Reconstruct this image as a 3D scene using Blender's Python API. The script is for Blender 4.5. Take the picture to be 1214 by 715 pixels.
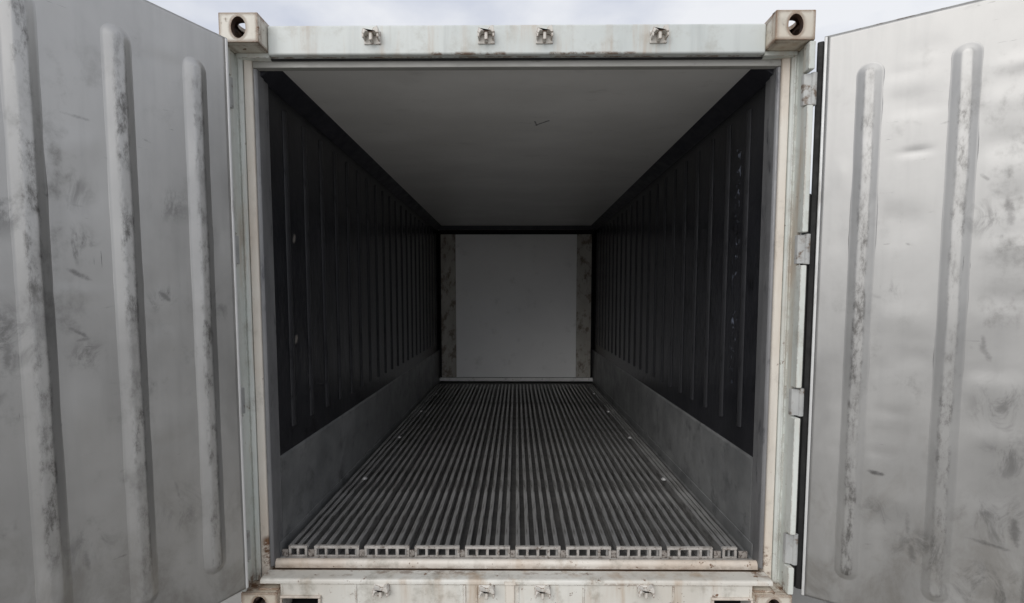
import bpy, bmesh, math, random
from mathutils import Vector, Matrix
R = math.radians
random.seed(7)
S = bpy.context.scene
COL = S.collection
for o in list(bpy.data.objects):
    bpy.data.objects.remove(o)

# ------------------------------------------------------------------ camera
cam = bpy.data.objects.new('camera', bpy.data.cameras.new('camera'))
COL.objects.link(cam)
cam.location = (0.003, -2.1322, 1.4222)
cam.rotation_euler = (R(90 - 4.0425), 0, R(0.4886))
cam.data.sensor_width = 36
cam.data.lens = 595.3 / 1214 * 36
cam.data.shift_y = 38.53 / 1214
cam.data.clip_start = 0.02
cam.data.clip_end = 2000
S.camera = cam

# ------------------------------------------------------------------ sky and light (bright overcast)
SUN_EL, SUN_AZ = 34.0, 204.0          # azimuth clockwise from +y: behind the camera, to its left
w = bpy.data.worlds.new('World'); S.world = w; w.use_nodes = True
nt = w.node_tree; nt.nodes.clear()
def wn(t, **k):
    n = nt.nodes.new(t)
    for a, b in k.items(): setattr(n, a, b)
    return n
out = wn('ShaderNodeOutputWorld'); bg = wn('ShaderNodeBackground')
sky = wn('ShaderNodeTexSky', sky_type='NISHITA', sun_disc=False, sun_elevation=R(SUN_EL), sun_rotation=R(SUN_AZ))
tc = wn('ShaderNodeTexCoord'); mp = wn('ShaderNodeMapping'); mp.inputs['Scale'].default_value = (1.0, 1.0, 2.2)
nz = wn('ShaderNodeTexNoise'); nz.inputs['Scale'].default_value = 3.4; nz.inputs['Detail'].default_value = 6
rp = wn('ShaderNodeValToRGB')
rp.color_ramp.elements[0].position = 0.36; rp.color_ramp.elements[0].color = (4.7, 5.0, 5.8, 1)
rp.color_ramp.elements[1].position = 0.62; rp.color_ramp.elements[1].color = (6.9, 7.0, 7.25, 1)
mx = wn('ShaderNodeMix', data_type='RGBA'); mx.inputs[0].default_value = 0.95
L = nt.links.new
L(tc.outputs['Generated'], mp.inputs[0]); L(mp.outputs[0], nz.inputs['Vector']); L(nz.outputs[0], rp.inputs[0])
L(sky.outputs[0], mx.inputs[6]); L(rp.outputs[0], mx.inputs[7]); L(mx.outputs[2], bg.inputs[0])
bg.inputs[1].default_value = 0.1
L(bg.outputs[0], out.inputs[0])
sun = bpy.data.objects.new('sun', bpy.data.lights.new('sun', 'SUN')); COL.objects.link(sun)
sun.data.energy = 1.35; sun.data.angle = R(55); sun.data.color = (1.0, 0.97, 0.93)
sd = Vector((math.sin(R(SUN_AZ)) * math.cos(R(SUN_EL)), math.cos(R(SUN_AZ)) * math.cos(R(SUN_EL)), math.sin(R(SUN_EL))))
sun.rotation_euler = (-sd).to_track_quat('-Z', 'Y').to_euler()
S.view_settings.view_transform = 'Standard'; S.view_settings.look = 'None'
S.view_settings.exposure = 0.36; S.view_settings.gamma = 1.0; S.view_settings.use_curve_mapping = False
S.render.engine = 'CYCLES'
S.cycles.use_denoising = True
S.cycles.max_bounces = 10; S.cycles.diffuse_bounces = 7; S.cycles.glossy_bounces = 5
S.cycles.sample_clamp_indirect = 4.0

# ------------------------------------------------------------------ material helpers
class Mat:
    def __init__(s, name, rough=0.5, metal=0.0, spec=0.5):
        s.m = bpy.data.materials.new(name); s.m.use_nodes = True
        s.t = s.m.node_tree; s.t.nodes.clear()
        s.o = s.n('ShaderNodeOutputMaterial'); s.b = s.n('ShaderNodeBsdfPrincipled')
        s.link(s.b.outputs[0], s.o.inputs[0])
        s.b.inputs['Metallic'].default_value = metal
        s.b.inputs['Roughness'].default_value = rough
        s.b.inputs['Specular IOR Level'].default_value = spec
        s.co = s.n('ShaderNodeTexCoord').outputs['Object']
    def n(s, t, **k):
        n = s.t.nodes.new(t)
        for a, b in k.items(): setattr(n, a, b)
        return n
    def link(s, a, b): s.t.links.new(a, b)
    def put(s, v, sock):
        if hasattr(v, 'is_linked') or hasattr(v, 'links'): s.link(v, sock)
        elif isinstance(v, (tuple, list)): sock.default_value = tuple(v) + ((1,) if len(v) == 3 and len(sock.default_value) == 4 else ())
        else: sock.default_value = v
    def math(s, op, a, b=0.0, c=None, clamp=False):
        n = s.n('ShaderNodeMath', operation=op, use_clamp=clamp); s.put(a, n.inputs[0]); s.put(b, n.inputs[1])
        if c is not None: s.put(c, n.inputs[2])
        return n.outputs[0]
    def vm(s, op, a, b=None):
        n = s.n('ShaderNodeVectorMath', operation=op); s.put(a, n.inputs[0])
        if b is not None: s.put(b, n.inputs[1])
        return n
    def noise(s, scale, detail=4, stretch=(1, 1, 1), rough=0.55, off=(0, 0, 0), dist=0.0):
        mp = s.n('ShaderNodeMapping'); s.link(s.co, mp.inputs[0])
        mp.inputs['Scale'].default_value = stretch; mp.inputs['Location'].default_value = off
        n = s.n('ShaderNodeTexNoise'); s.link(mp.outputs[0], n.inputs['Vector'])
        n.inputs['Scale'].default_value = scale; n.inputs['Detail'].default_value = detail
        n.inputs['Roughness'].default_value = rough; n.inputs['Distortion'].default_value = dist
        return n.outputs[0]
    def ramp(s, v, lo, hi, a=0.0, b=1.0):
        n = s.n('ShaderNodeMapRange', interpolation_type='SMOOTHSTEP'); s.put(v, n.inputs[0])
        for i, x in zip((1, 2, 3, 4), (lo, hi, a, b)): s.put(x, n.inputs[i])
        return n.outputs[0]
    def mix(s, f, a, b, mode='MIX'):
        n = s.n('ShaderNodeMix', data_type='RGBA', blend_type=mode); s.put(f, n.inputs[0]); s.put(a, n.inputs[6]); s.put(b, n.inputs[7])
        return n.outputs[2]
    def seg(s, a, b, width, strength, jitter=None, taper=0.0):
        """mask of a worn line between two points in object space"""
        a, b = Vector(a), Vector(b); ba = b - a
        pa = s.vm('SUBTRACT', s.co, tuple(a)).outputs[0]
        h = s.math('MULTIPLY', s.vm('DOT_PRODUCT', pa, tuple(ba)).outputs['Value'], 1 / max(ba.length_squared, 1e-6), clamp=True)
        sc = s.n('ShaderNodeVectorMath', operation='SCALE'); sc.inputs[0].default_value = tuple(ba); s.link(h, sc.inputs['Scale'])
        d = s.vm('LENGTH', s.vm('SUBTRACT', pa, sc.outputs[0]).outputs[0]).outputs['Value']
        tp = s.math('POWER', s.math('ABSOLUTE', s.math('MULTIPLY_ADD', h, 2.0, -1.0)), 3.0)
        d = s.math('MULTIPLY_ADD', tp, width * taper, d)
        if jitter is not None:
            d = s.math('MULTIPLY_ADD', jitter, width * 1.6, s.math('SUBTRACT', d, width * 0.8))
        return s.math('MULTIPLY', s.ramp(d, width, width * 0.15, 0.0, 1.0), strength)
    def edge(s, radius):
        bv = s.n('ShaderNodeBevel', samples=4); bv.inputs[0].default_value = radius
        g = s.n('ShaderNodeNewGeometry')
        return s.ramp(s.vm('DOT_PRODUCT', bv.outputs[0], g.outputs['Normal']).outputs['Value'], 0.99, 0.85)
    def bump(s, h, strength, dist=0.01):
        n = s.n('ShaderNodeBump'); n.inputs['Strength'].default_value = strength; n.inputs['Distance'].default_value = dist
        s.link(h, n.inputs['Height']); s.link(n.outputs[0], s.b.inputs['Normal'])
    def color(s, c): s.put(c, s.b.inputs['Base Color'])
    def rough(s, v): s.put(v, s.b.inputs['Roughness'])

def paint(name, base, alt, rust=1.0, marks=(), edge=0.006, chips=1.0, lo=0.66, grime_s=0.45, elo=0.42):
    m = Mat(name, 0.42)
    c = m.mix(m.ramp(m.noise(2.2, 3), 0.35, 0.7), base, alt)
    st = m.ramp(m.noise(14, 5, (1, 1, 0.07)), 0.5, 0.78, 0, 0.4)          # vertical run-off dirt
    c = m.mix(st, c, tuple(x * 0.62 for x in alt))
    grime = m.ramp(m.noise(7, 8, rough=0.7, off=(3, 1, 2)), 0.50, 0.72, 0, grime_s)
    c = m.mix(grime, c, (0.33, 0.31, 0.26))
    ns = m.noise(26, 8, rough=0.7)
    sp = m.math('MULTIPLY', m.ramp(ns, lo, lo + 0.06), chips)
    ed = m.math('MULTIPLY', m.ramp(m.edge(edge), 0.0, 0.35), m.ramp(m.noise(23, 8, rough=0.7, off=(5, 5, 5)), elo, elo + 0.14))
    mask = m.math('MAXIMUM', m.math('MULTIPLY', ed, rust), sp)
    jit2 = m.noise(21, 9, (0.7, 1, 1), rough=0.78, off=(9, 2, 4))
    for a, b, wd, sgt in marks:
        mask = m.math('MAXIMUM', mask, m.math('MULTIPLY', m.seg(a, b, wd * 1.6, sgt), m.ramp(jit2, 0.46, 0.56)))
    rc = m.mix(m.noise(45, 5), (0.05, 0.022, 0.010), (0.26, 0.13, 0.06))
    run = m.math('MULTIPLY', m.ramp(m.noise(9, 6, (1, 1, 0.10), 0.65, (2, 8, 0)), 0.48, 0.72, 0, 0.75), m.ramp(m.noise(2.1, 3, off=(1, 4, 4)), 0.36, 0.58, 0.2, 1))
    c = m.mix(m.math('MULTIPLY', run, rust), c, (0.42, 0.29, 0.18))
    c = m.mix(mask, c, rc)
    m.color(c); m.rough(m.ramp(mask, 0, 1, 0.42, 0.85))
    m.bump(m.math('SUBTRACT', m.math('MULTIPLY', m.noise(60, 3), 0.25), mask), 0.35, 0.002)
    return m.m

def plain(name, a, b, scale=6, rough=0.5, metal=0.0, stretch=(1, 1, 1), dirt=None, dirt_lo=0.55, dirt_hi=0.72, spec=0.5):
    m = Mat(name, rough, metal, spec)
    c = m.mix(m.ramp(m.noise(scale, 6, stretch), 0.3, 0.7), a, b)
    if dirt: c = m.mix(m.ramp(m.noise(scale * 2.3, 8, stretch, 0.7, (4, 7, 1)), dirt_lo, dirt_hi), c, dirt)
    m.color(c); m.rough(m.ramp(m.noise(scale * 3, 4), 0.3, 0.7, rough - 0.08, rough + 0.1))
    m.bump(m.noise(scale * 9, 4, stretch), 0.12, 0.003)
    return m.m

def door_steel(name, marks, blobs, crest=False, tone=1.0):
    m = Mat(name, 0.42, 0.72)
    cloud = m.noise(1.7, 5, (1, 1, 0.8), 0.6, dist=0.4)
    c = m.mix(m.ramp(cloud, 0.3, 0.7), tuple(x * tone for x in (0.415, 0.41, 0.40)), tuple(x * tone for x in (0.525, 0.52, 0.505)))
    brushed = m.noise(9, 4, (1.6, 1, 0.12), 0.6)
    c = m.mix(m.ramp(brushed, 0.45, 0.75, 0, 0.22), c, (0.30, 0.30, 0.295))
    # hand and cargo smears, patchy
    smear = m.math('MULTIPLY', m.ramp(m.noise(5.2, 9, (1, 1, 0.75), 0.68, (2, 0, 5)), 0.53, 0.74), m.ramp(m.noise(1.3, 2, off=(8, 0, 3)), 0.38, 0.62, 0.15, 1))
    c = m.mix(m.math('MULTIPLY', smear, 0.72), c, (0.15, 0.145, 0.135))
    sx = m.n('ShaderNodeSeparateXYZ'); m.link(m.co, sx.inputs[0])
    splash = m.math('MULTIPLY', m.ramp(sx.outputs[2], 1.25, 0.2, 0.0, 0.55), m.ramp(m.noise(4.5, 9, (1, 1, 0.55), 0.7, (6, 0, 1), 0.6), 0.44, 0.68))
    c = m.mix(splash, c, (0.22, 0.205, 0.18))
    jit = m.noise(42, 7, rough=0.75, off=(1, 6, 2))
    mask = None
    for (t0, z0, t1, z1), wd, sg in marks:
        k = m.seg((t0, 0, z0), (t1, 0, z1), wd * 0.85, sg * 0.85, jit, 0.75)
        mask = k if mask is None else m.math('MAXIMUM', mask, k)
    rq = random.Random(int(blobs[0][0][1] * 1000))
    for k in range(12):                            # scrapes left by cargo, mostly level
        t0, z0, ln, an = rq.uniform(0.05, 0.72), rq.uniform(0.35, 2.3), rq.uniform(0.04, 0.13), rq.gauss(0, 0.45)
        kk = m.seg((t0, 0, z0), (t0 + ln * math.cos(an), 0, z0 + ln * math.sin(an)), rq.uniform(0.003, 0.007), rq.uniform(0.35, 0.65), jit, 0.75)
        mask = m.math('MAXIMUM', mask, kk)
    coarse = m.noise(11, 9, (1.0, 1, 0.6), rough=0.72, off=(3, 3, 8), dist=0.8)
    for (t0, z0), rad, sg in blobs:
        k = m.math('MULTIPLY', m.seg((t0, 0, z0), (t0 + 0.001, 0, z0), rad, sg), m.ramp(coarse, 0.46, 0.63))
        mask = m.math('MAXIMUM', mask, k)
    c = m.mix(mask, c, (0.055, 0.053, 0.052))
    # fine hairline scratches at random angles
    for st, off in (((5, 1, 120), (0, 0, 0)), ((90, 1, 6), (4, 0, 7)), ((7, 1, 70), (9, 0, 2))):
        hs = m.math('MULTIPLY', m.ramp(m.noise(1.0, 4, st, 0.6, off), 0.69, 0.72), m.ramp(m.noise(2.4, 2, off=off), 0.46, 0.6, 0, 0.65))
        c = m.mix(hs, c, (0.15, 0.15, 0.15))
    rg = m.ramp(cloud, 0.3, 0.7, 0.38, 0.50)
    if crest:
        at = m.n('ShaderNodeAttribute', attribute_name='crest').outputs['Fac']
        pat = m.ramp(m.noise(27, 9, (1.3, 1, 0.5), 0.78), 0.44, 0.68)
        wear = m.math('MULTIPLY', m.math('MULTIPLY', m.ramp(at, 0.45, 0.9), pat), m.ramp(m.noise(3.2, 3, off=(0, 0, 5)), 0.34, 0.56, 0.25, 0.95))
        c = m.mix(wear, c, (0.125, 0.12, 0.113))
        hi = m.math('MULTIPLY', m.ramp(at, 0.7, 0.95), m.ramp(m.noise(16, 7, (1, 1, 0.5), off=(2, 2, 2)), 0.52, 0.66, 0, 0.2))
        c = m.mix(hi, c, (0.50, 0.50, 0.49))
    m.color(c); m.rough(m.math('ADD', rg, m.math('MULTIPLY', smear, 0.15)))
    h = m.math('ADD', m.math('MULTIPLY', m.noise(6, 4, (1, 1, 0.5)), 0.9), m.math('MULTIPLY', m.noise(40, 4), 0.12))
    m.bump(h, 0.25, 0.006)
    return m.m

# ------------------------------------------------------------------ mesh helpers
def box(bm, x0, x1, y0, y1, z0, z1):
    v = [bm.verts.new(p) for p in ((x0, y0, z0), (x1, y0, z0), (x1, y1, z0), (x0, y1, z0), (x0, y0, z1), (x1, y0, z1), (x1, y1, z1), (x0, y1, z1))]
    for f in ((0, 3, 2, 1), (4, 5, 6, 7), (0, 1, 5, 4), (1, 2, 6, 5), (2, 3, 7, 6), (3, 0, 4, 7)):
        bm.faces.new([v[i] for i in f])
def prism(bm, pts, axis, a, b):
    """pts: 2-d outline, extruded along axis from a to b"""
    def P(p, t):
        if axis == 'x': return (t, p[0], p[1])
        if axis == 'y': return (p[0], t, p[1])
        return (p[0], p[1], t)
    A = [bm.verts.new(P(p, a)) for p in pts]; B = [bm.verts.new(P(p, b)) for p in pts]
    n = len(pts)
    for i in range(n): bm.faces.new((A[i], A[(i + 1) % n], B[(i + 1) % n], B[i]))
    bm.faces.new(A[::-1]); bm.faces.new(B)
def cyl(bm, c, r, axis, a, b, n=16):
    prism(bm, [(c[0] + r * math.cos(2 * math.pi * i / n), c[1] + r * math.sin(2 * math.pi * i / n)) for i in range(n)], axis, a, b)
def obj(name, bm, mat, parent=None, bevel=0.0, smooth=False, label=None, kind=None, loc=None, segs=2):
    bmesh.ops.recalc_face_normals(bm, faces=bm.faces)
    me = bpy.data.meshes.new(name); bm.to_mesh(me); bm.free()
    me.materials.append(mat)
    if smooth:
        for p in me.polygons: p.use_smooth = True
    o = bpy.data.objects.new(name, me); COL.objects.link(o)
    if parent: o.parent = parent
    if bevel:
        b = o.modifiers.new('bevel', 'BEVEL'); b.width = bevel; b.segments = segs; b.limit_method = 'ANGLE'; b.angle_limit = R(35)
        for p in me.polygons: p.use_smooth = True
        o.modifiers.new('wn', 'WEIGHTED_NORMAL').keep_sharp = True
    if label: o['label'] = label
    if kind: o['kind'] = kind
    if loc: o.location = loc
    return o
def clone(o, loc, parent=None):
    c = o.copy(); COL.objects.link(c); c.location = loc
    if parent: c.parent = parent
    return c
B = bmesh.new

# ------------------------------------------------------------------ materials
rust_marks = [((-1.06, 0.10, 2.458), (1.05, 0.10, 2.458), 0.007, 0.85), ((0.15, 0.075, 2.456), (0.5, 0.075, 2.456), 0.008, 0.9), ((-0.35, 0.075, 2.456), (-0.05, 0.075, 2.456), 0.009, 0.9),
              ((-1.12, 0.11, 0.15), (-1.20, 0.05, 0.125), 0.045, 1.0), ((1.10, 0.10, 0.15), (1.19, 0.05, 0.125), 0.04, 0.95),
              ((-1.155, 0.115, 0.16), (-1.15, 0.115, 0.30), 0.022, 1.0), ((1.155, 0.115, 0.15), (1.15, 0.115, 0.26), 0.022, 0.9),
              ((0.4, 0.03, 0.15), (0.75, 0.03, 0.15), 0.007, 0.95), ((0.78, 0.05, 0.155), (1.0, 0.05, 0.155), 0.008, 0.8),
              ((-0.62, 0.09, 0.163), (-0.2, 0.09, 0.163), 0.020, 0.55), ((-0.9, 0.06, 0.16), (-0.75, 0.06, 0.16), 0.012, 0.6), ((0.05, 0.08, 0.163), (0.35, 0.08, 0.163), 0.012, 0.5)]
PAINT = paint('white_paint', (0.62, 0.65, 0.63), (0.55, 0.585, 0.57), 0.9, rust_marks[:3], chips=0.8)
POST = paint('post_paint', (0.68, 0.705, 0.665), (0.59, 0.62, 0.58), 0.9, rust_marks[3:7], chips=0.9, lo=0.64, grime_s=0.55)
CREAM = paint('cream_paint', (0.73, 0.69, 0.62), (0.68, 0.61, 0.525), 0.5, rust_marks[3:7], chips=0.7)
SILL = paint('sill_paint', (0.72, 0.71, 0.66), (0.62, 0.59, 0.53), 1.0, rust_marks[3:], chips=1.0, lo=0.615, grime_s=0.75)
CAST = paint('casting_paint', (0.64, 0.61, 0.54), (0.59, 0.52, 0.42), 1.0, rust_marks[3:5], 0.026, 1.0, 0.60, 0.7, 0.30)
CAVITY = plain('cavity_brown', (0.05, 0.028, 0.02), (0.10, 0.055, 0.035), 30, 0.9)  # dark brown for the inner faces of the castings
BAR = paint('threshold_paint', (0.70, 0.66, 0.60), (0.58, 0.50, 0.42), 0.6, (((-1.15, 0.145, 0.165), (1.15, 0.145, 0.165), 0.01, 0.6),), chips=1.0, lo=0.6, grime_s=0.8)
LUG = plain('hinge_steel', (0.36, 0.365, 0.36), (0.47, 0.475, 0.46), 9, 0.55, 0.1, dirt=(0.15, 0.11, 0.08), dirt_lo=0.52, dirt_hi=0.68)
RUBBER = plain('black_rubber', (0.012, 0.012, 0.013), (0.022, 0.022, 0.022), 12, 0.7)
JAMB = plain('jamb_metal', (0.20, 0.20, 0.205), (0.28, 0.28, 0.285), 7, 0.45, 0.35, (1, 1, 0.3), dirt=(0.09, 0.09, 0.1))
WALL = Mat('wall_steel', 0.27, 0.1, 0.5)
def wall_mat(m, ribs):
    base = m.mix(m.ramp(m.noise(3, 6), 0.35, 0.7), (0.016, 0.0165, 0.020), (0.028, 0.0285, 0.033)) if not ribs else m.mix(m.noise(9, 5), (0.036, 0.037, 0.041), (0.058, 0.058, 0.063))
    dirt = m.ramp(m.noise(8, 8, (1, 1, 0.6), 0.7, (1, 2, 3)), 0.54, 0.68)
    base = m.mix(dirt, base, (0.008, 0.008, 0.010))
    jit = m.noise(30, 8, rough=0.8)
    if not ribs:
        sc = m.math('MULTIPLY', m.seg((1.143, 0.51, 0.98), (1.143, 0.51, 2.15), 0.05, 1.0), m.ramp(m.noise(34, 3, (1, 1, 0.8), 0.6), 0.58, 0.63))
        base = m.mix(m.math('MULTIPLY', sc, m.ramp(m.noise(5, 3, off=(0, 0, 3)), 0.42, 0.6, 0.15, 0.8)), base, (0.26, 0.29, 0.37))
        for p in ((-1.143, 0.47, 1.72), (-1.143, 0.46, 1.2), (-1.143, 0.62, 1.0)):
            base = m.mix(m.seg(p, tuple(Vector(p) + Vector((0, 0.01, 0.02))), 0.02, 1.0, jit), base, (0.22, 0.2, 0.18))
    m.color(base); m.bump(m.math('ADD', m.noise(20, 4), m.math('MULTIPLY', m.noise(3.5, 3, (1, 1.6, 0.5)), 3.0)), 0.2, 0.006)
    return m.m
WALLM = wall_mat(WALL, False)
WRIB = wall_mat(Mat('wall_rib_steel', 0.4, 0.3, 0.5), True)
KICK = plain('kick_plate_metal', (0.21, 0.215, 0.217), (0.32, 0.324, 0.324), 3.2, 0.5, 0.45, dirt=(0.16, 0.163, 0.165), dirt_lo=0.5, dirt_hi=0.72)
def ceil_mat():
    m = Mat('ceiling_panel', 0.38)
    c = m.mix(m.ramp(m.noise(1.6, 4, (1, 1.6, 1)), 0.35, 0.7), (0.70, 0.695, 0.675), (0.78, 0.775, 0.755))
    c = m.mix(m.ramp(m.noise(5, 8, (1, 3, 1), 0.7), 0.56, 0.76, 0, 0.3), c, (0.3, 0.29, 0.27))
    jit = m.noise(40, 6, rough=0.8)
    mk = m.math('MAXIMUM', m.seg((0.12, 0.93, 2.45), (0.19, 0.86, 2.45), 0.010, 0.9, jit), m.seg((0.11, 0.87, 2.45), (0.125, 0.94, 2.45), 0.007, 0.8, jit))
    c = m.mix(mk, c, (0.05, 0.05, 0.05)); m.color(c); m.bump(m.noise(3, 3), 0.2, 0.01); return m.m
CEIL = ceil_mat()
CORN = plain('cornice_plastic', (0.018, 0.0185, 0.026), (0.026, 0.0265, 0.034), 5, 0.5)
BULK = plain('bulkhead_panel', (0.80, 0.80, 0.795), (0.84, 0.84, 0.835), 1.6, 0.5, 0.0, dirt=(0.70, 0.70, 0.69))
STRIP = plain('worn_strip', (0.36, 0.34, 0.30), (0.46, 0.44, 0.40), 5, 0.6, 0.0, (1, 1, 0.6), dirt=(0.17, 0.14, 0.11), dirt_lo=0.48, dirt_hi=0.64)
ALU = plain('rail_aluminium', (0.42, 0.416, 0.41), (0.60, 0.594, 0.582), 5, 0.40, 0.65, (6, 0.4, 1), dirt=(0.20, 0.19, 0.18), dirt_lo=0.48, dirt_hi=0.66)
CAP = plain('rail_end_aluminium', (0.36, 0.34, 0.315), (0.50, 0.475, 0.445), 24, 0.55, 0.1, dirt=(0.15, 0.12, 0.10), dirt_lo=0.50, dirt_hi=0.66)
BASE = plain('floor_sheet', (0.09, 0.088, 0.086), (0.14, 0.137, 0.133), 9, 0.6, 0.3)
JOINT = plain('grimy_joint', (0.26, 0.235, 0.21), (0.36, 0.33, 0.30), 30, 0.7, dirt=(0.08, 0.06, 0.05), dirt_lo=0.48, dirt_hi=0.6)
BOLT = plain('bolt_zinc', (0.60, 0.60, 0.60), (0.72, 0.72, 0.71), 30, 0.35, 0.5)
BRIGHT = plain('trim_aluminium', (0.70, 0.70, 0.68), (0.80, 0.80, 0.78), 8, 0.4, 0.0, dirt=(0.3, 0.29, 0.27))
DARK = plain('recess_shade', (0.01, 0.01, 0.011), (0.015, 0.015, 0.016), 4, 0.8)  # near-black: shade inside the pockets and bulkhead gaps put into the colour
GROUND = plain('concrete_yard', (0.27, 0.26, 0.24), (0.36, 0.345, 0.32), 0.9, 0.85, dirt=(0.14, 0.135, 0.13))
TRIM = plain('door_edge_trim', (0.62, 0.62, 0.61), (0.70, 0.70, 0.69), 8, 0.4, 0.2, (1, 1, 0.2), dirt=(0.4, 0.39, 0.37))

# ------------------------------------------------------------------ ground
bm = B(); n = 48; rad = (0.0, 6, 20, 60, 200, 900)
ctr = bm.verts.new((0, 0, -0.012)); prev = None
for r in rad[1:]:
    ring = [bm.verts.new((r * math.cos(2 * math.pi * i / n), r * math.sin(2 * math.pi * i / n), -0.012)) for i in range(n)]
    for i in range(n):
        j = (i + 1) % n
        if prev is None: bm.faces.new((ctr, ring[i], ring[j]))
        else: bm.faces.new((prev[i], ring[i], ring[j], prev[j]))
    prev = ring
obj('ground', bm, GROUND, kind='structure')

# ------------------------------------------------------------------ the container
T = bpy.data.objects.new('shipping_container', None); COL.objects.link(T)
T['label'] = 'worn white refrigerated shipping container standing open, both steel-lined doors swung out, dark empty inside'
T['category'] = 'shipping container'
YE = 5.42            # inner end of the cargo space

# shell -------------------------------------------------------------
for s in (-1, 1):
    bm = B(); xs = sorted((s * 1.146, s * 1.205)); box(bm, xs[0], xs[1], 0.26, 6.0, 0.10, 2.55)
    obj('side_wall', bm, PAINT, T)
bm = B(); box(bm, -1.206, 1.206, 0.162, 6.0, 2.552, 2.58); obj('roof', bm, PAINT, T)
bm = B(); box(bm, -1.204, 1.204, YE + 0.02, 6.02, 0.10, 2.551); obj('end_wall', bm, PAINT, T)
bm = B(); box(bm, -1.145, 1.145, 0.1595, 6.0, 0.11, 0.158); obj('underframe', bm, SILL, T)
for s in (-1, 1):
    bm = B(); xs = sorted((s * 1.147, s * 1.215)); box(bm, xs[0], xs[1], 0.27, 5.9, 0.03, 0.099); obj('side_rail', bm, SILL, T, 0.006)

# corner castings ----------------------------------------------------
def plate_hole(bm, cx, cz, w, h, rx, rz, t, M, n=32, ox=0.0):
    """flat plate in local xz (thickness along +y) with an oval hole, mapped by M"""
    def outline(a):
        c, s_ = math.cos(a), math.sin(a)
        k = min(w / 2 / abs(c) if abs(c) > 1e-6 else 9, h / 2 / abs(s_) if abs(s_) > 1e-6 else 9)
        return (cx + c * k, cz + s_ * k)
    ca = math.atan2(h, w)
    angs = sorted(set([2 * math.pi * i / n for i in range(n)] + [ca, math.pi - ca, math.pi + ca, 2 * math.pi - ca]))
    rings = []
    for y in (0, t):
        o_ = [bm.verts.new(M @ Vector((outline(a)[0], y, outline(a)[1]))) for a in angs]
        i_ = [bm.verts.new(M @ Vector((cx + ox + rx * math.cos(a), y, cz + rz * math.sin(a)))) for a in angs]
        rings.append((o_, i_))
    k = len(angs)
    for i in range(k):
        j = (i + 1) % k
        (o0, i0), (o1, i1) = rings
        bm.faces.new((o0[i], o0[j], i0[j], i0[i])); bm.faces.new((o1[i], i1[i], i1[j], o1[j]))
        bm.faces.new((i0[i], i0[j], i1[j], i1[i])); bm.faces.new((o0[i], o1[i], o1[j], o0[j]))
def casting(x0, side, y0, front, z0, top):
    """x0: inner x edge (abs), front: +1 when the face looks to -y"""
    W, D, H, t = 0.162, 0.178, 0.118, 0.026
    bm = B(); I = Matrix.Identity(4)
    xa, xb = (1.057, 1.219) if side > 0 else (-1.219, -1.057)
    ya, yb = y0, y0 + D
    yf = ya if front > 0 else yb - t
    plate_hole(bm, (xa + xb) / 2 - side * 0.004, z0 + H / 2, W, H, 0.0305, 0.043, t, Matrix.Translation((side * 0.004, yf, 0)))
    yr = (ya + t, yb) if front > 0 else (ya, yb - t)
    yc = (yr[0] + yr[1]) / 2; dd = yr[1] - yr[0]
    # outer side plate with hole: local x -> world y
    xo = xb - t if side > 0 else xa
    M = Matrix(((0, 1, 0, xo), (1, 0, 0, 0), (0, 0, 1, 0), (0, 0, 0, 1)))
    plate_hole(bm, yc, z0 + H / 2, dd, H, 0.042, 0.030, t, M)
    # plate with hole on the top (or bottom)
    xr = (xa, xb - t) if side > 0 else (xa + t, xb)
    zt = z0 + H - 0.016 if top else z0
    tt = 0.016; M = Matrix(((1, 0, 0, 0), (0, 0, 1, 0), (0, 1, 0, zt), (0, 0, 0, 1)))
    plate_hole(bm, (xr[0] + xr[1]) / 2, yc, xr[1] - xr[0], dd, 0.042, 0.050, tt, M, ox=side * 0.018)
    # closed inner side, back and remaining plate
    zr = (z0, z0 + H - 0.016) if top else (z0 + 0.016, z0 + H)
    xi = (xa, xa + t * 0.7) if side > 0 else (xb - t * 0.7, xb)
    box(bm, xi[0], xi[1], yr[0], yr[1], zr[0], zr[1])
    xm = (xi[1], xb - t) if side > 0 else (xa + t, xi[0])
    yk = (yr[1] - t, yr[1]) if front > 0 else (yr[0], yr[0] + t)
    box(bm, xm[0], xm[1], yk[0], yk[1], zr[0], zr[1])
    ym = (yr[0], yk[0]) if front > 0 else (yk[1], yr[1])
    zk = (zr[0], zr[0] + t) if top else (zr[1] - t, zr[1])
    box(bm, xm[0], xm[1], ym[0], ym[1], zk[0], zk[1])
    bmesh.ops.remove_doubles(bm, verts=bm.verts, dist=0.0004)
    lo = (xa, ya, z0); hi = (xb, yb, z0 + H)
    ew = bm.edges.layers.float.new('bevel_weight_edge')
    for e in bm.edges:
        sh = sum(1 for k in range(3) for q in (lo, hi) if all(abs(v.co[k] - q[k]) < 1e-4 for v in e.verts))
        if sh >= 2: e[ew] = 1.0
    for f in bm.faces:
        p = f.calc_center_median()
        if all(lo[k] + 0.012 < p[k] < hi[k] - 0.012 for k in range(3)): f.material_index = 1
    o = obj('corner_casting', bm, CAST, T)
    o.data.materials.append(CAVITY)
    b = o.modifiers.new('bevel', 'BEVEL'); b.width = 0.011; b.segments = 3; b.limit_method = 'WEIGHT'
    return o
for side in (-1, 1):
    for z0, top in ((2.473, True), (0.0, False)):
        casting(0, side, 0.0, 1, z0, top)
        casting(0, side, 5.88, -1, z0, top)

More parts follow.
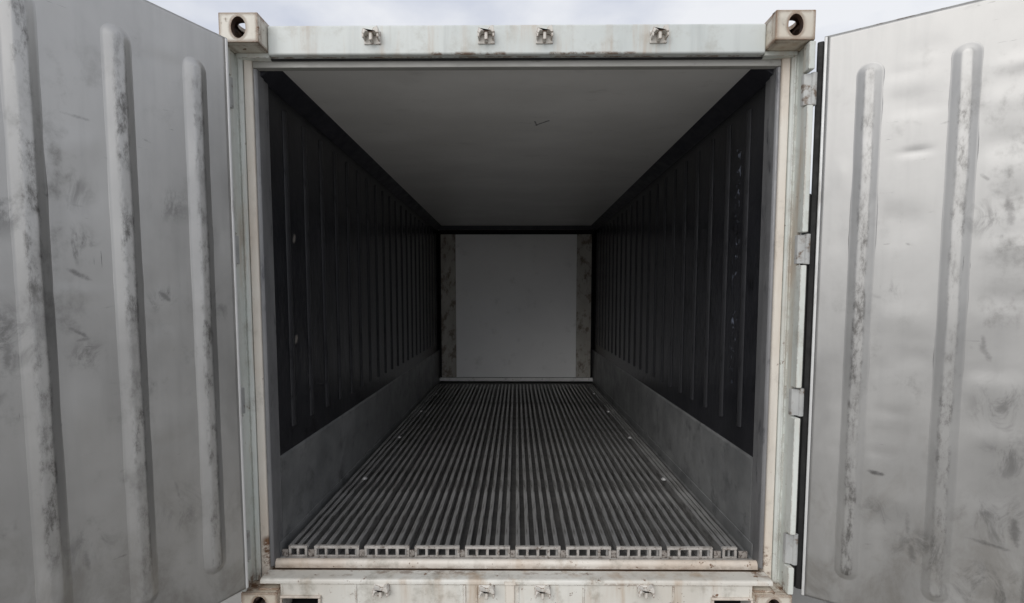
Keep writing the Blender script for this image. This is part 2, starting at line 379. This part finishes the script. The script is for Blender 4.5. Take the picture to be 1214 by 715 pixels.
# corner posts --------------------------------------------------------
for s in (-1, 1):
    bm = B()
    pts = [(1.219, 0.046), (1.209, 0.046), (1.208, 0.098), (1.2005, 0.100), (1.1985, 0.094), (1.1915, 0.094), (1.1895, 0.101), (1.1835, 0.104), (1.182, 0.109), (1.180, 0.26), (1.219, 0.26)]
    prism(bm, [(s * x, y) for x, y in pts], 'z', 0.1185, 2.4725)
    post = obj('corner_post', bm, POST, T, 0.003)
    bm = B(); prism(bm, [(s * x, y) for x, y in ((1.1795, 0.110), (1.177, 0.107), (1.1515, 0.113), (1.1475, 0.118), (1.1475, 0.26), (1.1795, 0.26))], 'z', 0.1185, 2.455)
    obj('inner_strip', bm, CREAM, post, 0.0015)
    # flange bars with the hinge lugs between them
    cuts = [(2.356, 2.4715), (1.697, 2.218), (1.038, 1.564), (0.39, 0.911), (0.1195, 0.245)]
    for z0, z1 in cuts:
        bm = B(); xs = sorted((s * 1.197, s * 1.2225)); box(bm, xs[0], xs[1], 0.0, 0.0455, z0 + 0.002, z1 - 0.002)
        obj('flange_bar', bm, POST, post, 0.004)
    for z0, z1 in ((2.218, 2.356), (1.564, 1.697), (0.911, 1.038), (0.245, 0.39)):
        bm = B(); prism(bm, [(s * x, y) for x, y in ((1.192, 0.045), (1.196, 0.030), (1.212, 0.022), (1.236, 0.018), (1.240, 0.030), (1.236, 0.0445))], 'z', z0 + 0.006, z1 - 0.006)
        cyl(bm, (s * 1.233, 0.026), 0.013, 'z', z0 + 0.003, z1 - 0.003)
        obj('hinge_lug', bm, LUG, post, 0.002)
    # door jamb lining
    bm = B()
    prism(bm, [(s * x, y) for x, y in ((1.147, 0.124), (1.138, 0.126), (1.131, 0.134), (1.131, 0.186), (1.136, 0.190), (1.136, 0.236), (1.147, 0.24))], 'z', 0.170, 2.424)
    obj('door_jamb', bm, JAMB, T, 0.0025)

# header --------------------------------------------------------------
bm = B(); box(bm, -1.0565, 1.0565, 0.075, 0.161, 2.456, 2.5785)
head = obj('header_beam', bm, PAINT, T, 0.009, segs=3)
for s in (-1, 1):
    bm = B(); xs = sorted((s * 1.057, s * 1.2)); box(bm, xs[0], xs[1], 0.090, 0.18, 2.452, 2.4725); obj('header_gusset', bm, POST, head, 0.003)
bm = B(); box(bm, -1.1465, 1.1465, 0.122, 0.156, 2.4245, 2.4545)
obj('header_lip', bm, plain('lip_metal', (0.36, 0.355, 0.33), (0.42, 0.415, 0.39), 5, 0.5, 0.1, (0.5, 1, 1), dirt=(0.2, 0.18, 0.16)), head, 0.003)

bm = B(); box(bm, -1.06, 1.06, 0.108, 0.1215, 2.4505, 2.4555); obj('header_gap_shade', bm, RUBBER, head, 0.001)  # dark strip added for the shaded gap between header and lip

def keeper_bm():
    bm = B()
    box(bm, -0.036, 0.036, -0.006, 0.0, -0.026, 0.026)              # back plate
    box(bm, -0.007, 0.007, -0.034, -0.0065, -0.022, 0.012)          # middle web
    prism(bm, [(-0.036, 0.004), (-0.030, 0.024), (-0.014, 0.020), (-0.006, 0.0125), (0.006, 0.0125), (0.014, 0.026), (0.030, 0.034), (0.036, 0.006), (0.026, 0.004), (0.020, 0.010), (-0.020, 0.010), (-0.026, 0.000)], 'y', -0.040, -0.0065)
    for s in (-1, 1):                                               # two turned-down horns
        prism(bm, [(s * 0.035, 0.0035), (s * 0.035, -0.012), (s * 0.028, -0.016), (s * 0.026, -0.0005)], 'y', -0.040, -0.0065)
    return bm
KEEP = paint('keeper_paint', (0.76, 0.75, 0.72), (0.62, 0.58, 0.52), 1.0, (), 0.006, 1.0)
k0 = obj('cam_keeper', keeper_bm(), KEEP, head, 0.0025, loc=(-0.607, 0.0748, 2.522))
for x in (-0.124, 0.121, 0.601): clone(k0, (x, 0.0748, 2.522))

# sill ----------------------------------------------------------------
bm = B()
prism(bm, [(0.024, 0.158), (0.027, 0.165), (0.036, 0.1695), (0.108, 0.1665), (0.112, 0.158), (0.112, 0.146), (0.024, 0.146)], 'x', -1.146, 1.146)
sill = obj('sill_beam', bm, SILL, T, 0.002)
for s in (-1, 1): pass
# front face around the two lifting pockets
PK = (0.884, 1.046)
bm = B()
box(bm, -0.884, 0.884, 0.030, 0.118, 0.004, 0.1455)
for s in (-1, 1):
    xs = sorted((s * 0.884, s * 1.046)); box(bm, xs[0], xs[1], 0.030, 0.118, 0.083, 0.1455)
    xs = sorted((s * 1.046, s * 1.0568)); box(bm, xs[0], xs[1], 0.030, 0.118, 0.004, 0.1455)
obj('sill_face', bm, SILL, sill)
for s in (-1, 1):
    bm = B(); a, b = sorted((s * 0.872, s * 1.0565)); a2, b2 = sorted((s * 0.884, s * 1.046))
    box(bm, a, b, 0.016, 0.0295, 0.083, 0.093); box(bm, a, a2, 0.016, 0.0295, 0.012, 0.0828); box(bm, b2, b, 0.016, 0.0295, 0.012, 0.0828)
    obj('pocket_frame', bm, BAR, sill, 0.003)
    bm = B(); box(bm, a2 + 0.001, b2 - 0.001, 0.032, 0.9, 0.004, 0.008); box(bm, a2 + 0.001, b2 - 0.001, 0.895, 0.9, 0.0085, 0.108); box(bm, a2 - 0.006, a2 - 0.0005, 0.1185, 0.9, 0.004, 0.1085); box(bm, b2 + 0.0005, b2 + 0.006, 0.1185, 0.9, 0.004, 0.1085)
    obj('lifting_pocket', bm, DARK, sill)  # tunnel coloured near-black to stand in for its inner shade
    bm = B(); xs = sorted((s * 1.058, s * 1.147)); box(bm, xs[0], xs[1], 0.085, 0.1585, 0.1185, 0.1395); obj('sill_end', bm, SILL, sill, 0.003)
    bm = B(); xs = sorted((s * 1.06, s * 1.15)); box(bm, xs[0], xs[1], 0.02, 0.085, 0.1185, 0.127); obj('casting_weld', bm, CAST, sill, 0.003)
bm = B(); box(bm, -0.044, -0.004, 0.022, 0.0295, 0.004, 0.1455); box(bm, -0.05, 0.002, 0.0185, 0.0235, 0.1465, 0.163)
obj('centre_plate', bm, CREAM, sill, 0.002)
for x0, x1 in ((-0.235, -0.222), (-0.128 - 0.05, -0.128 - 0.042), (0.30, 0.308), (0.70, 0.708), (-0.72, -0.712), (0.006, 0.016)):
    bm = B(); box(bm, x0, x1, 0.026, 0.0295, 0.004, 0.145); obj('weld_seam', bm, SILL, sill)
for x, z in ((-0.598, 0.121), (-0.128, 0.118), (0.12, 0.119), (0.577, 0.124)):
    c = clone(k0, (x, 0.0298, z), sill)
# rounded threshold bar
bm = B(); pr = []
for i in range(17):
    a = math.pi * i / 16; pr.append((0.153 + 0.017 * math.cos(a), 0.1755 + 0.021 * math.sin(a)))
pr += [(0.136, 0.1585), (0.170, 0.1585)]
prism(bm, pr, 'x', -1.130, 1.130); obj('threshold_bar', bm, BAR, T, smooth=False, bevel=0.001)
bm = B(); box(bm, -1.146, 1.146, 0.1185, 0.1585, 0.1405, 0.148); obj('threshold_channel', bm, plain('rusty_channel', (0.10, 0.06, 0.035), (0.2, 0.13, 0.08), 25, 0.85), T)

# floor ----------------------------------------------------------------
bm = B(); box(bm, -1.144, 1.144, 0.206, YE, 0.1585, 0.178); base = obj('floor_base', bm, BASE, T)
bm = B(); box(bm, -1.144, 1.144, 0.1715, 0.2055, 0.1585, 0.1785); obj('floor_ledge', bm, CAP, base, 0.002)
ZT = 0.231; YF = 0.205; YB = 4.80
def rail_bm(w, y0, y1):
    h = w / 2; z0 = 0.1785
    p = [(-0.005, z0), (0.005, z0), (0.005, ZT - 0.010), (h, ZT - 0.008), (h, ZT - 0.002), (h - 0.002, ZT), (-h + 0.002, ZT), (-h, ZT - 0.002), (-h, ZT - 0.008), (-0.005, ZT - 0.010)]
    bm = B(); prism(bm, p, 'y', y0, y1); return bm
rail0 = None; PITCH = 0.0485; groups = [-0.968 + 0.2427 * k for k in range(8)]
xs_r = []
for g in groups: xs_r += [g + 0.009 + 0.0468 * i for i in range(5)]
xs_r += [-1.088, -1.05, -1.012, 0.998, 1.026, 1.054]
for x in sorted(xs_r):
    if rail0 is None: rail0 = obj('floor_rail', rail_bm(0.021, YF + 0.006, YB), ALU, base, loc=(x, 0, 0))
    else: clone(rail0, (x, random.uniform(-0.003, 0.002), random.uniform(-0.0012, 0.0008)))
def end_plate(x0, x1, n):
    bm = B(); st = 0.012; w_ = (x1 - x0 - st) / n
    for i in range(n + 1):
        xa = x0 + i * w_; box(bm, xa, xa + st, YF - 0.004, YF + 0.004, 0.187, ZT - 0.011)
    box(bm, x0, x1, YF - 0.0045, YF + 0.012, ZT - 0.0108, ZT + 0.001); box(bm, x0, x1, YF - 0.0045, YF + 0.0045, 0.179, 0.1868)
    return bm
for g in groups: obj('end_plate', end_plate(g - 0.003, g + 0.2135, 4), CAP, base, 0.0012)
obj('end_plate', end_plate(-1.094, -1.005, 2), CAP, base, 0.0012); obj('end_plate', end_plate(0.992, 1.060, 1), CAP, base, 0.0012)
for g in groups[:-1]:
    bm = B(); box(bm, g + 0.2145, g + 0.2387, YF - 0.002, YF + 0.010, 0.179, 0.212); obj('joint_plate', bm, JOINT, base, 0.002)
for xa, xb in ((-1.128, -1.098), (0.952, 0.985), (1.070, 1.112), (-1.001, -0.972)):
    bm = B(); box(bm, xa, xb, YF - 0.002, YF + 0.010, 0.179, 0.212); obj('joint_plate', bm, JOINT, base, 0.002)
bolt0 = None
for s in (-1, 1):
    for y in (1.11, 2.10, 3.09, 4.08):
        if bolt0 is None:
            bm = B(); cyl(bm, (0, 0), 0.017, 'z', 0.0, 0.005, 12); cyl(bm, (0, 0), 0.009, 'z', 0.0052, 0.012, 6)
            bolt0 = obj('floor_bolt', bm, BOLT, base, loc=(s * 1.0, y, ZT))
        else: clone(bolt0, (s * (1.0 if s < 0 else 0.974), y, ZT + 0.0006))
for s in (-1, 1):
    bm = B(); prism(bm, [(s * x, z) for x, z in ((1.134, 0.1785), (1.118, 0.1785), (1.118, 0.182), (1.130, 0.184), (1.130, 0.250), (1.134, 0.252))], 'y', 0.2, YB)
    obj('edge_angle', bm, KICK, base)

# side liners -----------------------------------------------------------
rib_m = None
for s in (-1, 1):
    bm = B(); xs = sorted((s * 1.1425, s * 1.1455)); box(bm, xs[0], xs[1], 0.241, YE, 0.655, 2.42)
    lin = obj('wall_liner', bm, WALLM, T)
    for k in range(22):
        y = 0.405 + 0.229 * k
        if y > 5.15: break
        if rib_m is None:
            bm = B()
            prism(bm, [(-0.026, 0.0), (-0.018, 0.0055), (-0.009, 0.0085), (0.0, 0.0095), (0.009, 0.0085), (0.018, 0.0055), (0.026, 0.0)], 'z', 0.77, 2.34)   # x: along wall, y: out
            for v in bm.verts: v.co = Vector((v.co.y, v.co.x, v.co.z))
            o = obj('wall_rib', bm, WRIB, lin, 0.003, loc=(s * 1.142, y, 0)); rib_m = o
        else:
            o = rib_m.copy(); COL.objects.link(o); o.parent = lin; o.location = (s * 1.142, y, 0)
        o.rotation_euler = (0, 0, 0) if s < 0 else (0, 0, math.pi)
    bm = B(); prism(bm, [(s * x, z) for x, z in ((1.1455, 0.1785), (1.1365, 0.1785), (1.1355, 0.648), (1.1415, 0.660), (1.1455, 0.660))], 'y', 0.2405, YE)
    obj('kick_plate', bm, KICK, T)
    bm = B(); prism(bm, [(s * x, z) for x, z in ((1.1455, 2.398), (1.138, 2.400), (1.056, 2.4485), (1.056, 2.4535), (1.1455, 2.4535))], 'y', 0.157, 5.06)
    obj('cornice', bm, CORN, T)

# ceiling ---------------------------------------------------------------
bm = B(); box(bm, -1.0555, 1.0555, 0.1565, 5.05, 2.450, 2.470); obj('ceiling_panel', bm, CEIL, T)
bm = B(); box(bm, -1.144, 1.144, 5.062, 5.10, 2.395, 2.5515); obj('ceiling_beam', bm, CORN, T, 0.004)

# bulkhead ----------------------------------------------------------------
bm = B(); box(bm, -0.884, 0.884, 5.25, 5.29, 0.258, 2.352); bulk = obj('bulkhead', bm, BULK, T, 0.004)
for s in (-1, 1):
    bm = B(); xs = sorted((s * 0.885, s * 1.098)); box(bm, xs[0], xs[1], 5.238, 5.29, 0.258, 2.352); obj('side_strip', bm, STRIP, bulk, 0.004)
bm = B(); box(bm, -1.13, 1.13, 5.205, 5.235, 0.205, 0.256); obj('bottom_strip', bm, BRIGHT, bulk, 0.004)
bm = B(); box(bm, -1.144, 1.144, YE - 0.02, YE, 0.18, 2.55); obj('rear_lining', bm, DARK, T)
for x0, x1, z0, z1 in ((-0.50, -0.16, 2.338, 2.3505), (-0.02, 0.15, 1.815, 1.84), (-0.28, -0.20, 1.96, 1.975), (0.36, 0.42, 1.96, 1.975)):
    bm = B(); box(bm, x0, x1, 5.238, 5.2495, z0, z1); obj('latch_plate', bm, BRIGHT if z1 > 2.3 else BULK, bulk, 0.003)

# doors -------------------------------------------------------------------
ZB, ZTOP, DW = 0.108, 2.494, 1.18
def dents(side):
    rnd = random.Random(21 if side > 0 else 35)
    d = []
    for k in range(60):
        d.append((rnd.uniform(0, DW), rnd.uniform(ZB, ZTOP), rnd.uniform(0.05, 0.13), rnd.uniform(0.02, 0.07), rnd.choice((-1, 1)) * rnd.uniform(0.0006, 0.0022)))
    if side > 0:
        d += [(0.60, 2.25, 0.08, 0.03, 0.004), (0.62, 1.78, 0.09, 0.05, -0.0028), (0.60, 1.6, 0.08, 0.04, 0.0026), (0.59, 1.42, 0.10, 0.05, -0.0028), (0.60, 0.9, 0.09, 0.05, 0.003), (0.3, 1.72, 0.08, 0.06, -0.002), (0.3, 0.9, 0.08, 0.08, -0.0025), (0.31, 0.6, 0.08, 0.06, 0.0025),
              (0.315, 1.986, 0.045, 0.014, -0.0036), (0.292, 2.17, 0.09, 0.05, -0.0032), (0.57, 1.98, 0.10, 0.05, -0.0042), (0.56, 2.13, 0.09, 0.04, 0.0025), (0.30, 1.35, 0.09, 0.06, 0.003), (0.58, 1.1, 0.1, 0.1, 0.004)]
    else:
        d += [(0.54, 1.05, 0.10, 0.10, 0.004), (0.28, 0.95, 0.09, 0.12, 0.003), (0.55, 1.75, 0.1, 0.06, -0.003)]
    return d
def make_door(side, X0, al, ts, pitch, marks, blobs, label, zr, Y0=0.03, ZB=0.108, ZTOP=2.494):
    c, s = math.cos(R(al)), math.sin(R(al))
    ns = -side                                     # local y of the inner (lined) face
    M = Matrix(((side * s, c, 0, side * X0), (-c, side * s, 0, Y0), (0, 0, 1, 0), (0, 0, 0, 1)))
    tone = 1.0 if side < 0 else 0.88
    steel = door_steel('door_steel', marks, blobs, False, tone)
    rsteel = door_steel('door_rib_steel', marks, blobs, True, tone)
    bm = B(); ya, yb = sorted((-ns * 0.012, -ns * 0.085)); box(bm, 0.012, DW, ya, yb, ZB, ZTOP)
    door = obj('door', bm, PAINT, T, 0.006, label=label); door.matrix_basis = M
    ribs = list(ts) + [ts[-1] + pitch]
    # lining sheet
    D = dents(side); NT, NZ = 120, 220
    bm = B(); V = []
    for j in range(NZ + 1):
        row = []
        for i in range(NT + 1):
            t = 0.013 + (DW - 0.014) * i / NT; z = ZB + (ZTOP - ZB) * j / NZ
            h = sum(a * math.exp(-((t - t0) / rt) ** 2 - ((z - z0) / rz) ** 2) for t0, z0, rt, rz, a in D if abs(t - t0) < 3 * rt and abs(z - z0) < 3 * rz)
            g = min(abs(t - q) for q in ribs); g = min(g, t, DW - t, (z - ZB) * 1.5, (ZTOP - z) * 1.5)
            h *= max(0.0, min(1.0, (g - 0.034) / 0.05)) if g < 0.09 else 1.0
            if j == NZ or j == 0: h = 0
            row.append(bm.verts.new((t, ns * h, z)))
        V.append(row)
    for j in range(NZ):
        for i in range(NT): bm.faces.new((V[j][i], V[j][i + 1], V[j + 1][i + 1], V[j + 1][i]))
    rimb = [V[0], V[NZ]]
    o = obj('door_liner', bm, steel, door, smooth=True)
    sol = o.modifiers.new('solidify', 'SOLIDIFY'); sol.thickness = 0.009; sol.offset = 0
    # pressed ribs
    rings = [(0.0490, -0.0046), (0.0470, 0.0040), (0.0430, 0.0052), (0.0400, 0.0064), (0.0370, 0.0084), (0.0180, 0.0208), (0.0150, 0.0224), (0.0120, 0.0232), (0.007, 0.0235)]
    for q in ribs:
        bm = B(); at = bm.verts.layers.float.new('crest'); za, zb = zr; K = 12; prev = None
        rnd = random.Random(int(q * 999))
        hs = 1.0 if side < 0 else 0.62                # right door's ribs lowered to lighten the shade on their flanks
        for d, h0 in rings:
            h = h0 if h0 < 0.0045 else 0.004 + (h0 - 0.004) * hs
            ring = []
            pts = [(q + d * math.cos(a), zb - 0.04 + d * math.sin(a)) for a in [math.pi * i / K for i in range(K + 1)]]
            NS = 40
            pts += [(q - d, zb - 0.04 + (za - zb + 0.08) * i / NS) for i in range(1, NS)]
            pts += [(q + d * math.cos(a), za + 0.04 + d * math.sin(a)) for a in [math.pi + math.pi * i / K for i in range(K + 1)]]
            pts += [(q + d, za + 0.04 + (zb - za - 0.08) * i / NS) for i in range(1, NS)]
            for (x, z) in pts:
                wob = 0.0011 * math.sin(z * 9 + q * 20) + 0.0007 * math.sin(z * 23 + q * 5)
                v = bm.verts.new((x + wob * (h0 > 0.01), ns * (h + (wob * 0.8 if h0 > 0.01 else 0)), z)); v[at] = max(0.0, min(1.0, (h0 - 0.010) / 0.0135)); ring.append(v)
            if prev:
                n_ = len(ring)
                for i in range(n_): bm.faces.new((prev[i], prev[(i + 1) % n_], ring[(i + 1) % n_], ring[i]))
            prev = ring
        # crest: ladder of quads between the two long sides
        NSn = 40; top_ = prev[:13]; left = prev[12:12 + NSn + 1]; bot = prev[12 + NSn:12 + NSn + 13]; right = [prev[12 + NSn + 12 + i] if 12 + NSn + 12 + i < len(prev) else prev[0] for i in range(NSn + 1)]
        bm.faces.new(top_); bm.faces.new(bot)
        rr = right[::-1]
        for i in range(NSn): bm.faces.new((left[i], left[i + 1], rr[i + 1], rr[i]))
        obj('door_rib', bm, rsteel, door, smooth=True)
    # bright folded edge, rubber seal and hinge blades
    bm = B(); ya, yb = sorted((-ns * 0.03, ns * 0.008)); box(bm, 0.0, 0.0115, ya, yb, ZB, ZTOP); obj('edge_trim', bm, TRIM, door, 0.003)
    if side > 0:
        bm = B(); ya, yb = sorted((-ns * 0.05, -ns * 0.012))
        box(bm, -0.026, -0.001, ya, yb, ZB + 0.012, ZTOP - 0.004); obj('door_seal', bm, RUBBER, door, 0.005)
        bm = B(); box(bm, -0.058, -0.0265, *sorted((-ns * 0.035, -ns * 0.018)), ZB + 0.012, 1.87); obj('gap_blackout', bm, RUBBER, door, 0.004)  # second strip is added: blacks out the lower hinge gap for the dark background
    bm = B(); prof = [(0.012, ZTOP + 0.0005), (DW, ZTOP + 0.0005), (DW, ZTOP + 0.008), (0.012, ZTOP + 0.008)]
    ya, yb = sorted((-ns * 0.086, ns * 0.003)); box(bm, 0.0, DW, ya, yb, ZTOP + 0.0005, ZTOP + 0.005); obj('top_edge', bm, LUG, door, 0.002)
    return door
RM = [((0.21, 0.714, 0.278, 0.706), 0.016, 0.9), ((0.297, 1.64, 0.326, 1.625), 0.008, 0.6), ((0.501, 1.881, 0.537, 1.846), 0.012, 0.55), ((0.585, 1.781, 0.599, 1.675), 0.022, 0.45),
      ((0.221, 2.049, 0.287, 2.045), 0.005, 0.5), ((0.225, 1.637, 0.257, 1.639), 0.006, 0.7), ((0.541, 1.294, 0.548, 1.216), 0.014, 0.5), ((0.52, 0.516, 0.672, 0.493), 0.014, 0.6),
      ((0.364, 0.457, 0.385, 0.358), 0.022, 0.45), ((0.504, 1.34, 0.64, 1.35), 0.006, 0.45), ((0.05, 1.745, 0.081, 1.784), 0.004, 0.5), ((0.531, 1.263, 0.57, 1.186), 0.018, 0.4),
      ((0.654, 0.632, 0.672, 0.508), 0.025, 0.6), ((0.35, 0.593, 0.359, 0.455), 0.014, 0.4), ((0.2, 1.899, 0.26, 1.884), 0.004, 0.4)]
RB = [((0.532, 1.711), 0.10, 0.4), ((0.622, 1.035), 0.16, 0.45), ((0.40, 0.42), 0.13, 0.5), ((0.603, 0.6), 0.16, 0.5), ((0.644, 0.835), 0.13, 0.45), ((0.25, 1.45), 0.08, 0.35), ((0.27, 0.55), 0.1, 0.4), ((0.6, 0.3), 0.2, 0.5)]
LM = [((0.574, 2.005, 0.47, 2.001), 0.010, 0.55), ((0.349, 1.992, 0.28, 1.971), 0.007, 0.55), ((0.624, 1.74, 0.599, 1.739), 0.010, 0.7), ((0.577, 1.522, 0.50, 1.478), 0.014, 0.65), ((0.577, 1.335, 0.51, 1.284), 0.012, 0.6),
      ((0.499, 1.294, 0.566, 1.284), 0.012, 0.6), ((0.343, 1.035, 0.224, 1.034), 0.006, 0.5), ((0.053, 1.571, 0.014, 1.573), 0.005, 0.7), ((0.569, 0.597, 0.557, 0.507), 0.016, 0.4), ((0.281, 0.743, 0.26, 0.641), 0.010, 0.35),
      ((0.304, 1.451, 0.26, 1.409), 0.02, 0.6), ((0.717, 1.303, 0.726, 1.2), 0.02, 0.5)]
LB = [((0.544, 1.596), 0.09, 0.6), ((0.542, 1.768), 0.09, 0.4), ((0.29, 1.419), 0.07, 0.75), ((0.73, 1.686), 0.13, 0.5), ((0.745, 1.305), 0.16, 0.55), ((0.244, 1.774), 0.10, 0.4), ((0.526, 1.232), 0.08, 0.5), ((0.26, 0.62), 0.12, 0.4), ((0.56, 0.6), 0.14, 0.35), ((0.06, 1.4), 0.1, 0.4)]
make_door(-1, 1.170, 27.24, (0.138, 0.397, 0.650), 0.258, LM, LB, 'left door swung out, grey steel lining with dark-edged upright ribs', (0.301, 2.336), -0.03, 0.164, 2.468)
make_door(1, 1.274, 57.14, (0.160, 0.450, 0.735), 0.285, RM, RB, 'right door swung wide open, pale dented steel lining with scuffed ribs', (0.232, 2.352))
